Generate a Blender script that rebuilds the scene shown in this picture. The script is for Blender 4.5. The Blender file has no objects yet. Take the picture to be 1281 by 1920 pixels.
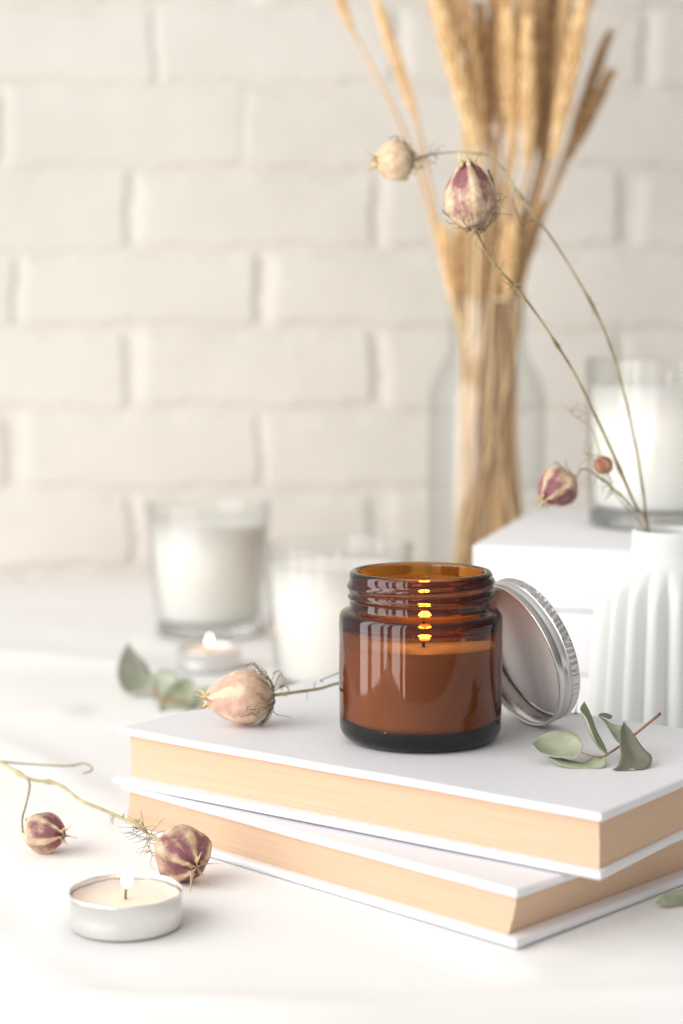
import bpy, bmesh, math, random
import numpy as np
from mathutils import Vector, Matrix
S = 0.01                       # everything below is written in centimetres
C = bpy.context.scene.collection
R_ = math.radians

# ------------------------------------------------------------------ camera
FPX, PITCH, CAMZ = 3400.0, R_(5.6), 20.2
cd = bpy.data.cameras.new('camera'); cam = bpy.data.objects.new('camera', cd); C.objects.link(cam)
cam.location = (0, 0, CAMZ*S); cam.rotation_euler = (R_(90)-PITCH, 0, 0)
cd.sensor_fit = 'VERTICAL'; cd.sensor_height = 36; cd.sensor_width = 24; cd.lens = FPX/1920*36
cd.clip_start = 0.02; cd.clip_end = 20
cd.dof.use_dof = True; cd.dof.focus_distance = 0.69; cd.dof.aperture_fstop = 6.3; cd.dof.aperture_blades = 0
bpy.context.scene.camera = cam

# ------------------------------------------------------------------ world: the pale room around the table
w = bpy.data.worlds.new('World'); bpy.context.scene.world = w; w.use_nodes = True
nt = w.node_tree; bg = nt.nodes['Background']
tc = nt.nodes.new('ShaderNodeTexCoord'); sx = nt.nodes.new('ShaderNodeSeparateXYZ')
mr = nt.nodes.new('ShaderNodeMapRange'); mr.inputs['From Min'].default_value = -1; mr.inputs['From Max'].default_value = 1
mr.inputs['To Min'].default_value = 1.0; mr.inputs['To Max'].default_value = 0.0
cr = nt.nodes.new('ShaderNodeMix'); cr.data_type = 'RGBA'
cr.inputs[6].default_value = (0.10, 0.085, 0.075, 1); cr.inputs[7].default_value = (1.0, 0.985, 0.965, 1)
nt.links.new(tc.outputs['Generated'], sx.inputs[0])
dt = nt.nodes.new('ShaderNodeVectorMath'); dt.operation = 'DOT_PRODUCT'; dt.inputs[1].default_value = (.78, .28, -.56)   # away from the window wall
nt.links.new(tc.outputs['Generated'], dt.inputs[0]); nt.links.new(dt.outputs['Value'], mr.inputs['Value'])
nt.links.new(mr.outputs[0], cr.inputs[0]); nt.links.new(cr.outputs[2], bg.inputs['Color']); bg.inputs['Strength'].default_value = 0.92

def area(name, loc, target, sxx, syy, power, col=(1, 1, 1)):
    l = bpy.data.lights.new(name, 'AREA'); l.shape = 'RECTANGLE'; l.size = sxx*S; l.size_y = syy*S
    l.energy = power; l.color = col
    o = bpy.data.objects.new(name, l); C.objects.link(o); o.location = Vector(loc)*S
    d = (Vector(target)-Vector(loc)).normalized(); o.rotation_euler = d.to_track_quat('-Z', 'Y').to_euler(); return o
# window to the left: three tall lights of glass with mullions between them
for k, (px_, py_, wd_) in enumerate([(-106, 66, 30), (-99, 26, 30), (-88, -2, 12), (-70, -28, 26), (-52, -46, 7)]):
    area('window_light', (px_, py_, 36), (2, 72, 18), wd_, 150, wd_*.222, (1.0, 0.975, 0.94))

sc = bpy.context.scene
sc.view_settings.view_transform = 'Standard'; sc.view_settings.look = 'None'
sc.view_settings.exposure = 0.0; sc.view_settings.gamma = 1
sc.render.engine = 'CYCLES'
sc.cycles.caustics_refractive = True; sc.cycles.caustics_reflective = False; sc.cycles.blur_glossy = .5
sc.cycles.max_bounces = 24; sc.cycles.transmission_bounces = 20; sc.cycles.transparent_max_bounces = 16
sc.cycles.glossy_bounces = 8; sc.cycles.diffuse_bounces = 6

# ------------------------------------------------------------------ helpers
def onz(px, py, z):            # the point of the plane at height z
    a = (px-640.5)/FPX; t = (py-960)/FPX
    r = (a, math.cos(PITCH)-t*math.sin(PITCH), -(math.sin(PITCH)+t*math.cos(PITCH)))
    s = (z-CAMZ)/r[2]; return Vector((r[0]*s, r[1]*s, z))
def ony(px, py, y):            # the point at distance y along the table
    a = (px-640.5)/FPX; t = (py-960)/FPX
    r = (a, math.cos(PITCH)-t*math.sin(PITCH), -(math.sin(PITCH)+t*math.cos(PITCH)))
    s = y/r[1]; return Vector((r[0]*s, y, CAMZ+r[2]*s))

class MB:
    def __init__(s): s.v = []; s.f = []; s.a = []
    def add(s, V, F, a=None):
        n = len(s.v); s.v += [tuple(p) for p in V]; s.f += [tuple(i+n for i in q) for q in F]
        s.a += list(a) if a is not None else [0.0]*len(V)
    def build(s, name, mat, parent=None, off=(0, 0, 0), smooth=True, attr=None, sharp=None, loc=None):
        me = bpy.data.meshes.new(name); o0 = Vector(off)
        me.from_pydata([((p[0]-o0[0])*S, (p[1]-o0[1])*S, (p[2]-o0[2])*S) for p in s.v], [], s.f)
        bm = bmesh.new(); bm.from_mesh(me); bmesh.ops.recalc_face_normals(bm, faces=bm.faces[:]); bm.to_mesh(me); bm.free()
        if smooth: me.shade_smooth()
        if sharp: me.set_sharp_from_angle(angle=R_(sharp))
        if attr:
            at = me.attributes.new(attr, 'FLOAT', 'POINT'); at.data.foreach_set('value', s.a)
        me.materials.append(mat); o = bpy.data.objects.new(name, me); C.objects.link(o)
        if parent: o.parent = parent
        elif loc is not None: o.location = Vector(loc)*S
        return o
def thing(name, label, cat, loc, group=None, rotz=0):
    o = bpy.data.objects.new(name, None); C.objects.link(o); o.empty_display_size = 0.01
    o.location = Vector(loc)*S; o.rotation_euler = (0, 0, rotz); tag(o, label, cat, group); return o
def tag(o, label, cat, group=None):
    o['label'] = label; o['category'] = cat
    if group: o['group'] = group

def spline(P, n):
    P = [Vector(p) for p in P]
    if len(P) == 2: return [P[0].lerp(P[1], i/(n-1)) for i in range(n)]
    Q = [P[0]*2-P[1]]+P+[P[-1]*2-P[-2]]; out = []
    for i in range(n):
        t = i/(n-1)*(len(P)-1); k = min(int(t), len(P)-2); u = t-k
        a, b, c, d = Q[k:k+4]
        out.append(0.5*((2*b)+(c-a)*u+(2*a-5*b+4*c-d)*u*u+(3*b-a-3*c+d)*u**3))
    return out
def tube(P, rad, n=6, flat=1.0):
    P = [Vector(p) for p in P]; m = len(P)
    if not hasattr(rad, '__len__'): rad = [rad]*m
    V = []; F = []; up = None
    for i, p in enumerate(P):
        d = (P[min(i+1, m-1)]-P[max(i-1, 0)]).normalized()
        if up is None: up = d.orthogonal().normalized()
        up = (up-d*up.dot(d));  up = up.normalized() if up.length > 1e-6 else d.orthogonal().normalized()
        s = d.cross(up)
        for k in range(n):
            a = 2*math.pi*k/n; V.append(p+(up*math.cos(a)*flat+s*math.sin(a))*rad[i])
    for i in range(m-1):
        for k in range(n):
            F.append((i*n+k, i*n+(k+1) % n, (i+1)*n+(k+1) % n, (i+1)*n+k))
    F.append(tuple(range(n))[::-1]); F.append(tuple(range((m-1)*n, m*n)))
    return V, F
def lathe(prof, n=96, rf=None, c=(0, 0, 0)):   # prof: (r, z); r=0 ends are poles; a profile that starts and ends at the same point closes
    V = []; F = []; rings = []
    closed = prof[0] == prof[-1] and prof[0][0] > 0
    pts = prof[:-1] if closed else prof
    for r, z in pts:
        if r < 1e-6: rings.append([len(V)]); V.append((c[0], c[1], c[2]+z)); continue
        ring = []
        for k in range(n):
            a = 2*math.pi*k/n; rr, zz = (r, z) if rf is None else rf(r, z, a)
            ring.append(len(V)); V.append((c[0]+rr*math.cos(a), c[1]+rr*math.sin(a), c[2]+zz))
        rings.append(ring)
    L = len(rings)
    for i in range(L if closed else L-1):
        A = rings[i]; B = rings[(i+1) % L]
        for k in range(n):
            k2 = (k+1) % n
            if len(A) == 1 and len(B) == 1: continue
            if len(A) == 1: F.append((A[0], B[k], B[k2]))
            elif len(B) == 1: F.append((A[k], A[k2], B[0]))
            else: F.append((A[k], A[k2], B[k2], B[k]))
    return V, F
def arc(cx, cz, r, a0, a1, n=5):
    return [(cx+r*math.cos(R_(a0+(a1-a0)*i/n)), cz+r*math.sin(R_(a0+(a1-a0)*i/n))) for i in range(n+1)]
def frame(d, roll=0.0, ref=Vector((0, 0, 1))):
    d = Vector(d).normalized()
    x = ref.cross(d)
    if x.length < 1e-3: x = Vector((1, 0, 0))
    x.normalize(); y = d.cross(x)
    M = Matrix((x, y, d)).transposed()
    return M @ Matrix.Rotation(roll, 3, 'Z')

# ------------------------------------------------------------------ materials
def mat(name, col, rough=0.5, metal=0.0, spec=0.5, **k):
    m = bpy.data.materials.new(name); m.use_nodes = True; b = m.node_tree.nodes['Principled BSDF']
    b.inputs['Base Color'].default_value = (*col, 1); b.inputs['Roughness'].default_value = rough
    b.inputs['Metallic'].default_value = metal; b.inputs['Specular IOR Level'].default_value = spec
    if k.get('trans'): b.inputs['Transmission Weight'].default_value = k['trans']
    if k.get('ior'): b.inputs['IOR'].default_value = k['ior']
    if k.get('sss'):
        b.inputs['Subsurface Weight'].default_value = k['sss']; b.inputs['Subsurface Radius'].default_value = (1, .7, .5)
        b.inputs['Subsurface Scale'].default_value = k.get('sc', 0.004)
    if k.get('emit'):
        b.inputs['Emission Color'].default_value = (*k['ecol'], 1); b.inputs['Emission Strength'].default_value = k['emit']
    return m
def nd(m, t, **k):
    n = m.node_tree.nodes.new(t)
    for a, v in k.items(): setattr(n, a, v)
    return n
def ln(m, a, b): m.node_tree.links.new(a, b)
def P(m): return m.node_tree.nodes['Principled BSDF']
def bump(m, scale, strength, dist=0.0005, stretch=(1, 1, 1), detail=4, chain=None):
    t = nd(m, 'ShaderNodeTexCoord'); mp = nd(m, 'ShaderNodeMapping'); mp.inputs['Scale'].default_value = stretch
    n = nd(m, 'ShaderNodeTexNoise'); n.inputs['Scale'].default_value = scale; n.inputs['Detail'].default_value = detail
    b = nd(m, 'ShaderNodeBump'); b.inputs['Strength'].default_value = strength; b.inputs['Distance'].default_value = dist
    ln(m, t.outputs['Object'], mp.inputs[0]); ln(m, mp.outputs[0], n.inputs['Vector']); ln(m, n.outputs[0], b.inputs['Height'])
    if chain: ln(m, chain.outputs[0], b.inputs['Normal'])
    ln(m, b.outputs[0], P(m).inputs['Normal']); return b
def vary(m, c1, c2, scale, stretch=(1, 1, 1), lo=.35, hi=.65, detail=4, coord='Object'):
    t = nd(m, 'ShaderNodeTexCoord'); mp = nd(m, 'ShaderNodeMapping'); mp.inputs['Scale'].default_value = stretch
    n = nd(m, 'ShaderNodeTexNoise'); n.inputs['Scale'].default_value = scale; n.inputs['Detail'].default_value = detail
    r = nd(m, 'ShaderNodeMapRange'); r.inputs['From Min'].default_value = lo; r.inputs['From Max'].default_value = hi
    x = nd(m, 'ShaderNodeMix', data_type='RGBA'); x.inputs[6].default_value = (*c1, 1); x.inputs[7].default_value = (*c2, 1)
    ln(m, t.outputs[coord], mp.inputs[0]); ln(m, mp.outputs[0], n.inputs['Vector']); ln(m, n.outputs[0], r.inputs['Value'])
    ln(m, r.outputs[0], x.inputs[0]); ln(m, x.outputs[2], P(m).inputs['Base Color']); return x

M = {}
M['wall'] = mat('painted_brick', (.70, .67, .61), .65, spec=.3); vary(M['wall'], (.70, .668, .615), (.655, .622, .57), 9); bump(M['wall'], 160, .35, .002)
def cloth_mat():
    m = mat('white_cloth', (.90, .893, .88), .85, spec=.15)
    t = nd(m, 'ShaderNodeTexCoord'); hs = []
    for st in ((1, .04, 1), (.04, 1, 1)):
        mp = nd(m, 'ShaderNodeMapping'); mp.inputs['Scale'].default_value = st; mp.inputs['Rotation'].default_value = (0, 0, .3)
        n = nd(m, 'ShaderNodeTexNoise'); n.inputs['Scale'].default_value = 900; n.inputs['Detail'].default_value = 2
        ln(m, t.outputs['Object'], mp.inputs[0]); ln(m, mp.outputs[0], n.inputs['Vector']); hs.append(n)
    ad = nd(m, 'ShaderNodeMath', operation='ADD'); ln(m, hs[0].outputs[0], ad.inputs[0]); ln(m, hs[1].outputs[0], ad.inputs[1])
    b = nd(m, 'ShaderNodeBump'); b.inputs['Strength'].default_value = .22; b.inputs['Distance'].default_value = .0003
    ln(m, ad.outputs[0], b.inputs['Height']); ln(m, b.outputs[0], P(m).inputs['Normal']); return m
M['cloth'] = cloth_mat()
M['cover'] = mat('white_book_cover', (.80, .80, .825), .55, spec=.35); bump(M['cover'], 700, .3, .0005)
def page_mat():
    m = mat('cream_pages', (.80, .56, .33), .85, spec=.15)
    t = nd(m, 'ShaderNodeTexCoord'); mp = nd(m, 'ShaderNodeMapping'); mp.inputs['Scale'].default_value = (.012, .012, 1)
    n = nd(m, 'ShaderNodeTexNoise'); n.inputs['Scale'].default_value = 1500; n.inputs['Detail'].default_value = 3
    mp2 = nd(m, 'ShaderNodeMapping'); mp2.inputs['Scale'].default_value = (.012, .012, 1)
    n2 = nd(m, 'ShaderNodeTexNoise'); n2.inputs['Scale'].default_value = 700; n2.inputs['Detail'].default_value = 3
    for q, w_ in ((mp, n), (mp2, n2)): ln(m, t.outputs['Object'], q.inputs[0]); ln(m, q.outputs[0], w_.inputs['Vector'])
    ad = nd(m, 'ShaderNodeMath', operation='ADD'); ln(m, n.outputs[0], ad.inputs[0]); ln(m, n2.outputs[0], ad.inputs[1])
    r = nd(m, 'ShaderNodeMapRange'); r.inputs['From Min'].default_value = .6; r.inputs['From Max'].default_value = 1.4
    x = nd(m, 'ShaderNodeMix', data_type='RGBA'); x.inputs[6].default_value = (.625, .435, .30, 1); x.inputs[7].default_value = (.70, .505, .36, 1)
    ln(m, ad.outputs[0], r.inputs['Value']); ln(m, r.outputs[0], x.inputs[0]); ln(m, x.outputs[2], P(m).inputs['Base Color'])
    b = nd(m, 'ShaderNodeBump'); b.inputs['Strength'].default_value = .35; b.inputs['Distance'].default_value = .0005
    ln(m, ad.outputs[0], b.inputs['Height']); ln(m, b.outputs[0], P(m).inputs['Normal']); return m
M['pages'] = page_mat()
def amber():
    m = mat('amber_glass', (1, 1, 1), .0, trans=1, ior=1.5)
    v = nd(m, 'ShaderNodeVolumeAbsorption'); v.inputs['Color'].default_value = (.86, .71, .45, 1); v.inputs['Density'].default_value = 1800
    ln(m, v.outputs[0], m.node_tree.nodes['Material Output'].inputs['Volume'])
    bump(m, 35, .12, .0008, (1, 1, .5), 1); return m
M['amber'] = amber()
M['glass'] = mat('clear_glass', (1, 1, 1), .0, trans=1, ior=1.48)
v = nd(M['glass'], 'ShaderNodeVolumeAbsorption'); v.inputs['Color'].default_value = (.7, .76, .74, 1); v.inputs['Density'].default_value = 7
ln(M['glass'], v.outputs[0], M['glass'].node_tree.nodes['Material Output'].inputs['Volume'])
def thin_glass():
    m = bpy.data.materials.new('thin_clear_glass'); m.use_nodes = True; t = m.node_tree; t.nodes.remove(t.nodes['Principled BSDF'])
    fc = t.nodes.new('ShaderNodeLayerWeight'); fc.inputs[0].default_value = .5; p5 = t.nodes.new('ShaderNodeMath'); p5.operation = 'POWER'; p5.inputs[1].default_value = 5
    fr = t.nodes.new('ShaderNodeMath'); fr.operation = 'MULTIPLY_ADD'; fr.inputs[1].default_value = .9; fr.inputs[2].default_value = .04
    t.links.new(fc.outputs['Facing'], p5.inputs[0]); t.links.new(p5.outputs[0], fr.inputs[0])
    lw = t.nodes.new('ShaderNodeLayerWeight'); lw.inputs[0].default_value = .28
    tr = t.nodes.new('ShaderNodeBsdfTransparent'); gl = t.nodes.new('ShaderNodeBsdfGlossy'); gl.inputs['Roughness'].default_value = .12
    mc = t.nodes.new('ShaderNodeMix'); mc.data_type = 'RGBA'; mc.inputs[6].default_value = (.985, .99, .988, 1); mc.inputs[7].default_value = (.66, .68, .67, 1)
    mx = t.nodes.new('ShaderNodeMixShader'); L = t.links.new
    pw = t.nodes.new('ShaderNodeMath'); pw.operation = 'POWER'; pw.inputs[1].default_value = 2.5
    L(lw.outputs['Facing'], pw.inputs[0]); L(pw.outputs[0], mc.inputs[0]); L(mc.outputs[2], tr.inputs['Color']); L(fr.outputs[0], mx.inputs[0]); L(tr.outputs[0], mx.inputs[1]); L(gl.outputs[0], mx.inputs[2])
    L(mx.outputs[0], t.nodes['Material Output'].inputs['Surface']); return m
M['thin_glass'] = thin_glass()
M['wax'] = mat('cream_wax', (.88, .83, .76), .45, sss=.5, sc=.006)
M['wax_white'] = mat('white_wax', (.86, .84, .80), .5, sss=1.0, sc=.02)
M['wax_tea'] = mat('tealight_wax', (.84, .74, .66), .4, sss=.4, sc=.004)
M['wick'] = mat('burnt_wick', (.02, .015, .012), .9)
M['alu'] = mat('brushed_aluminium', (.66, .65, .64), .25, 1.0)
M['cup'] = mat('thin_aluminium_cup', (.78, .77, .76), .36, 1.0); bump(M['cup'], 170, .5, .0008, (1, 1, .5), 3)
M['liner'] = mat('pale_lid_liner', (.90, .85, .83), .45, .0, .3)
M['ceramic'] = mat('matt_white_ceramic', (.78, .80, .785), .55, spec=.35); bump(M['ceramic'], 400, .1, .0004)
M['stem'] = mat('dry_green_stem', (.34, .29, .14), .7); vary(M['stem'], (.40, .35, .17), (.20, .14, .07), 90)
M['stem_pale'] = mat('pale_green_stem', (.48, .44, .24), .7); vary(M['stem_pale'], (.56, .52, .30), (.40, .34, .18), 90)
M['fibre'] = mat('dry_bract', (.33, .25, .13), .8); vary(M['fibre'], (.42, .34, .17), (.16, .11, .08), 120)
M['horn'] = mat('dry_horn', (.62, .50, .27), .7); vary(M['horn'], (.70, .57, .33), (.42, .30, .16), 200)
def pod_mat(name, cream, tan, purple, amt):
    m = mat(name, cream, .62, spec=.3, sss=.12, sc=.002)
    at = nd(m, 'ShaderNodeAttribute', attribute_name='purple')
    t = nd(m, 'ShaderNodeTexCoord')
    n = nd(m, 'ShaderNodeTexNoise'); n.inputs['Scale'].default_value = 150; n.inputs['Detail'].default_value = 6; n.inputs['Roughness'].default_value = .65
    n2 = nd(m, 'ShaderNodeTexNoise'); n2.inputs['Scale'].default_value = 700; n2.inputs['Detail'].default_value = 3
    n3 = nd(m, 'ShaderNodeTexNoise'); n3.inputs['Scale'].default_value = 260; n3.inputs['Detail'].default_value = 4
    for q in (n, n2, n3): ln(m, t.outputs['Object'], q.inputs['Vector'])
    r0 = nd(m, 'ShaderNodeMapRange'); r0.inputs['From Min'].default_value = .38; r0.inputs['From Max'].default_value = .68
    c0 = nd(m, 'ShaderNodeMix', data_type='RGBA'); c0.inputs[6].default_value = (*cream, 1); c0.inputs[7].default_value = (*tan, 1)
    ln(m, n3.outputs[0], r0.inputs['Value']); ln(m, r0.outputs[0], c0.inputs[0])
    a1 = nd(m, 'ShaderNodeMath', operation='MULTIPLY_ADD'); a1.inputs[1].default_value = 2.9; ln(m, n.outputs[0], a1.inputs[0]); ln(m, at.outputs['Fac'], a1.inputs[2])
    a2 = nd(m, 'ShaderNodeMath', operation='MULTIPLY_ADD'); a2.inputs[1].default_value = .45; ln(m, n2.outputs[0], a2.inputs[0]); ln(m, a1.outputs[0], a2.inputs[2])
    r = nd(m, 'ShaderNodeMapRange'); r.inputs['From Min'].default_value = 1.55; r.inputs['From Max'].default_value = 2.5; r.inputs['To Max'].default_value = amt
    ln(m, a2.outputs[0], r.inputs['Value'])
    x = nd(m, 'ShaderNodeMix', data_type='RGBA'); x.inputs[7].default_value = (*purple, 1)
    ln(m, r.outputs[0], x.inputs[0]); ln(m, c0.outputs[2], x.inputs[6]); ln(m, x.outputs[2], P(m).inputs['Base Color'])
    b = nd(m, 'ShaderNodeBump'); b.inputs['Strength'].default_value = .4; b.inputs['Distance'].default_value = .0008
    ln(m, n3.outputs[0], b.inputs['Height']); ln(m, b.outputs[0], P(m).inputs['Normal']); return m
M['pod'] = pod_mat('striped_seed_pod', (.76, .61, .42), (.58, .40, .24), (.20, .05, .085), .9)
M['pod_pale'] = pod_mat('pale_seed_pod', (.84, .67, .48), (.66, .46, .30), (.45, .17, .18), .5)
M['pod_brown'] = pod_mat('brown_seed_pod', (.55, .32, .17), (.40, .20, .11), (.24, .06, .06), .8)
M['pod_cream'] = pod_mat('cream_seed_pod', (.78, .64, .44), (.58, .42, .26), (.5, .3, .2), .3)
M['leaf'] = mat('eucalyptus_leaf', (.36, .39, .29), .6, spec=.3); vary(M['leaf'], (.46, .47, .36), (.27, .32, .20), 90); bump(M['leaf'], 130, .35, .001)
M['leaf_pale'] = mat('pale_eucalyptus_leaf', (.5, .52, .42), .6, spec=.3); vary(M['leaf_pale'], (.52, .55, .45), (.42, .45, .35), 70)
M['leaf_shaded'] = mat('eucalyptus_leaf_shaded', (.17, .18, .12), .6, spec=.3); vary(M['leaf_shaded'], (.25, .25, .19), (.17, .175, .12), 90); bump(M['leaf_shaded'], 130, .35, .001)  # darker copy of the leaf: shade of the backlit leaf put into its colour
M['twig'] = mat('brown_twig', (.40, .22, .12), .65); vary(M['twig'], (.46, .26, .14), (.27, .14, .09), 80)
M['straw'] = mat('straw', (.62, .40, .19), .6, spec=.3); vary(M['straw'], (.80, .60, .36), (.60, .38, .19), 22, (1, 1, .25))
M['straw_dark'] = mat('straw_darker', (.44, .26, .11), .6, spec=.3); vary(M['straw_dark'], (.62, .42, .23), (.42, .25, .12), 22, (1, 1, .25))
M['ear'] = mat('golden_wheat', (.72, .47, .19), .6, spec=.25); vary(M['ear'], (.98, .74, .42), (.76, .50, .24), 90)
M['ear_dark'] = mat('brown_wheat', (.48, .29, .12), .6, spec=.25); vary(M['ear_dark'], (.62, .41, .22), (.42, .25, .11), 90)
def flame_mat():
    m = mat('candle_flame', (0, 0, 0), 1, emit=1, ecol=(1, .6, .25))
    t = nd(m, 'ShaderNodeTexCoord'); s = nd(m, 'ShaderNodeSeparateXYZ'); c = nd(m, 'ShaderNodeValToRGB')
    c.color_ramp.elements[0].position = 0; c.color_ramp.elements[0].color = (.9, .35, .10, 1)
    c.color_ramp.elements[1].position = .45; c.color_ramp.elements[1].color = (1, .60, .42, 1)
    ln(m, t.outputs['Generated'], s.inputs[0]); ln(m, s.outputs['Z'], c.inputs[0]); ln(m, c.outputs[0], P(m).inputs['Emission Color'])
    r = nd(m, 'ShaderNodeMapRange'); r.inputs['From Max'].default_value = .5; r.inputs['To Min'].default_value = 1.2; r.inputs['To Max'].default_value = 12
    ln(m, s.outputs['Z'], r.inputs['Value']); ln(m, r.outputs[0], P(m).inputs['Emission Strength']); return m
M['flame'] = flame_mat()

# ------------------------------------------------------------------ setting: cloth-covered table and brick wall
rng = np.random.default_rng(4)
def grid_mesh(name, X, Y, Z, m, flip=False):
    ny, nx = X.shape; co = np.stack([X, Y, Z], -1).reshape(-1, 3)*S
    i = np.arange(ny*nx).reshape(ny, nx)
    q = np.stack([i[:-1, :-1], i[:-1, 1:], i[1:, 1:], i[1:, :-1]], -1).reshape(-1, 4)
    me = bpy.data.meshes.new(name); me.from_pydata(co.tolist(), [], q.tolist()); me.shade_smooth(); me.materials.append(m)
    o = bpy.data.objects.new(name, me); C.objects.link(o); return o
def waves(X, Y, n, l0, l1, amp, seed, ang=None):
    r = np.random.default_rng(seed); Z = np.zeros_like(X)
    for k in range(n):
        a = r.uniform(0, math.pi) if ang is None else ang+r.normal()*.25
        L = r.uniform(l0, l1); ph = r.uniform(0, 6.28)
        Z += np.sin((X*math.cos(a)+Y*math.sin(a))*2*math.pi/L+ph+.6*np.sin((X*math.sin(a)-Y*math.cos(a))*2*math.pi/(L*1.7)+ph))*L
    return Z*amp/n
WALLY = 149.6
xs = np.arange(-76, 96.1, .5); ys = np.arange(0, WALLY+2, .5); X, Y = np.meshgrid(xs, ys)
Z = waves(X, Y, 7, 14, 40, .012, 3)+waves(X, Y, 6, 5, 11, .010, 8)
# soft ridges where the cloth is pushed together
for (x0, y0, a, L, wd, h) in [(-6, 53.5, .16, 9, .8, .16), (-12, 60, 2.3, 10, .9, .10), (10, 55, .3, 8, .7, .10), (-16, 95, .5, 12, 1.6, .28), (-18, 112, -.2, 14, 2.0, .3), (-13, 82, 2.2, 9, 1.2, .16), (2, 50, .1, 6, .6, .08)]:
    u = (X-x0)*math.cos(a)+(Y-y0)*math.sin(a); v_ = -(X-x0)*math.sin(a)+(Y-y0)*math.cos(a)+.9*np.sin(u/L*2)
    Z += 1.4*h*np.exp(-(v_/wd)**2)*np.exp(-(u/L)**2)
Z = Z-.12
def near(x0, y0, a, b, rz):      # weight 1 where something stands, so that the cloth lies flat there
    c, s_ = math.cos(rz), math.sin(rz); u = (X-x0)*c+(Y-y0)*s_; v_ = -(X-x0)*s_+(Y-y0)*c
    d = np.hypot(np.maximum(np.abs(u)-a, 0), np.maximum(np.abs(v_)-b, 0)); return np.clip(1-d/2.0, 0, 1)
k_ = np.zeros_like(X)
for q in [(3.3, 70.2, 11, 7.5, R_(-44)), (-7.4, 60.6, 1.9, 1.9, 0), (-11.6, 69.3, 1.5, 1.5, 0), (-5.9, 66, 1.5, 1.5, 0), (15, 82, 3.5, 3.5, 0), (17, 105, 12, 11, R_(-15)), (-8.8, 121, 3.5, 3.5, 0), (0, 99, 3.5, 3.5, 0), (9.5, 121, 4, 4, 0), (-8.6, 108, 2, 2, 0), (-9.5, 98, 3.5, 4, 0)]: k_ = np.maximum(k_, near(*q))
k_ = k_*k_*(3-2*k_); Z = Z*(1-k_)+np.minimum(Z, -.02)*k_*.15-.015*k_
# the cloth turns down over the table's left and front edges
XL, YF = -31.0, 38.0
dl = np.maximum(XL-X, 0); df = np.maximum(YF-Y, 0); dd = np.hypot(dl, df)
ba = np.minimum(dd/1.2, math.pi/2); arc_ = 1.2*np.sin(ba); drop = 1.2*(1-np.cos(ba))+np.maximum(dd-1.2*math.pi/2, 0)
un = np.where(dd > 0, dd, 1); X = np.where(dl > 0, XL-arc_*dl/un, X); Y = np.where(df > 0, YF-arc_*df/un, Y); Z = Z-drop
floor = grid_mesh('table_surface', X, Y, Z, M['cloth']); floor['kind'] = 'structure'

def brick_wall():
    xs = np.arange(-60, 60.01, .22); zs = np.arange(-8, 72.01, .22); X, Z = np.meshgrid(xs, zs)
    kx = WALLY/FPX/(math.cos(PITCH)); H = np.zeros_like(X)
    # bed joints and the right end of one brick in each course, read off the wall
    beds = [1208, 1062, 918, 772, 617, 470, 318, 162, 10, -142, -294, -446, -600]
    ends = [40, 252, 487, 250, 490, 248, 462, 288, 470, 260, 480, 250]
    zb = [ony(640, b, WALLY).z for b in beds]
    r = np.random.default_rng(11)
    wx = X+.09*np.sin(Z*1.3+X*.35)+.12*np.sin(X*.9+Z*.6)+.06*np.sin(Z*3.1+X); wz = Z+.17*np.sin(X*.45+1+Z*.2)+.10*np.sin(X*1.3+Z)+.05*np.sin(X*3.3-Z*.7)
    BW = 452*WALLY/FPX/.995
    for i in range(len(zb)-1):
        z0, z1 = zb[i], zb[i+1]; zc = (z0+z1)/2; hh = (z1-z0)/2-.20
        e0 = ony(ends[i], 500, WALLY).x
        for k in range(-5, 6):
            j = r.normal(size=5)
            xe = e0+k*BW+j[0]*.3; xc = xe-BW/2; hw = BW/2-.22+j[1]*.06
            dx = np.abs(wx-xc)-hw; dz = np.abs(wz-zc-j[2]*.1)-hh-j[3]*.09
            rr = .8; qx = np.maximum(dx+rr, 0); qz = np.maximum(dz+rr, 0)
            sd = np.sqrt(qx**2+qz**2)+np.minimum(np.maximum(dx+rr, dz+rr), 0)-rr
            gx = np.clip((wx-xc)/(hw*.25), -1, 1); side = np.where(dx+rr > dz+rr, gx, np.clip((zc-wz)/(hh*.5), -1, 1))
            wd = .95-.45*np.where(qx+qz > 0, (qx*gx+qz*np.clip((zc-wz)/(hh*.5), -1, 1))/(qx+qz+1e-6), side)
            t = np.clip(-sd/wd+.26, 0, 1); t = t*t*(3-2*t)
            H = np.maximum(H, t*(.43+.05*j[4]))
    H += waves(X, Z, 9, 2.2, 7, .011, 5)+waves(X, Z, 8, .9, 2, .010, 6)
    o = grid_mesh('brick_wall', X, WALLY-H, Z, M['wall'])
    tag(o, 'white painted brick wall across the back of the picture', 'wall')
brick_wall()

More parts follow.
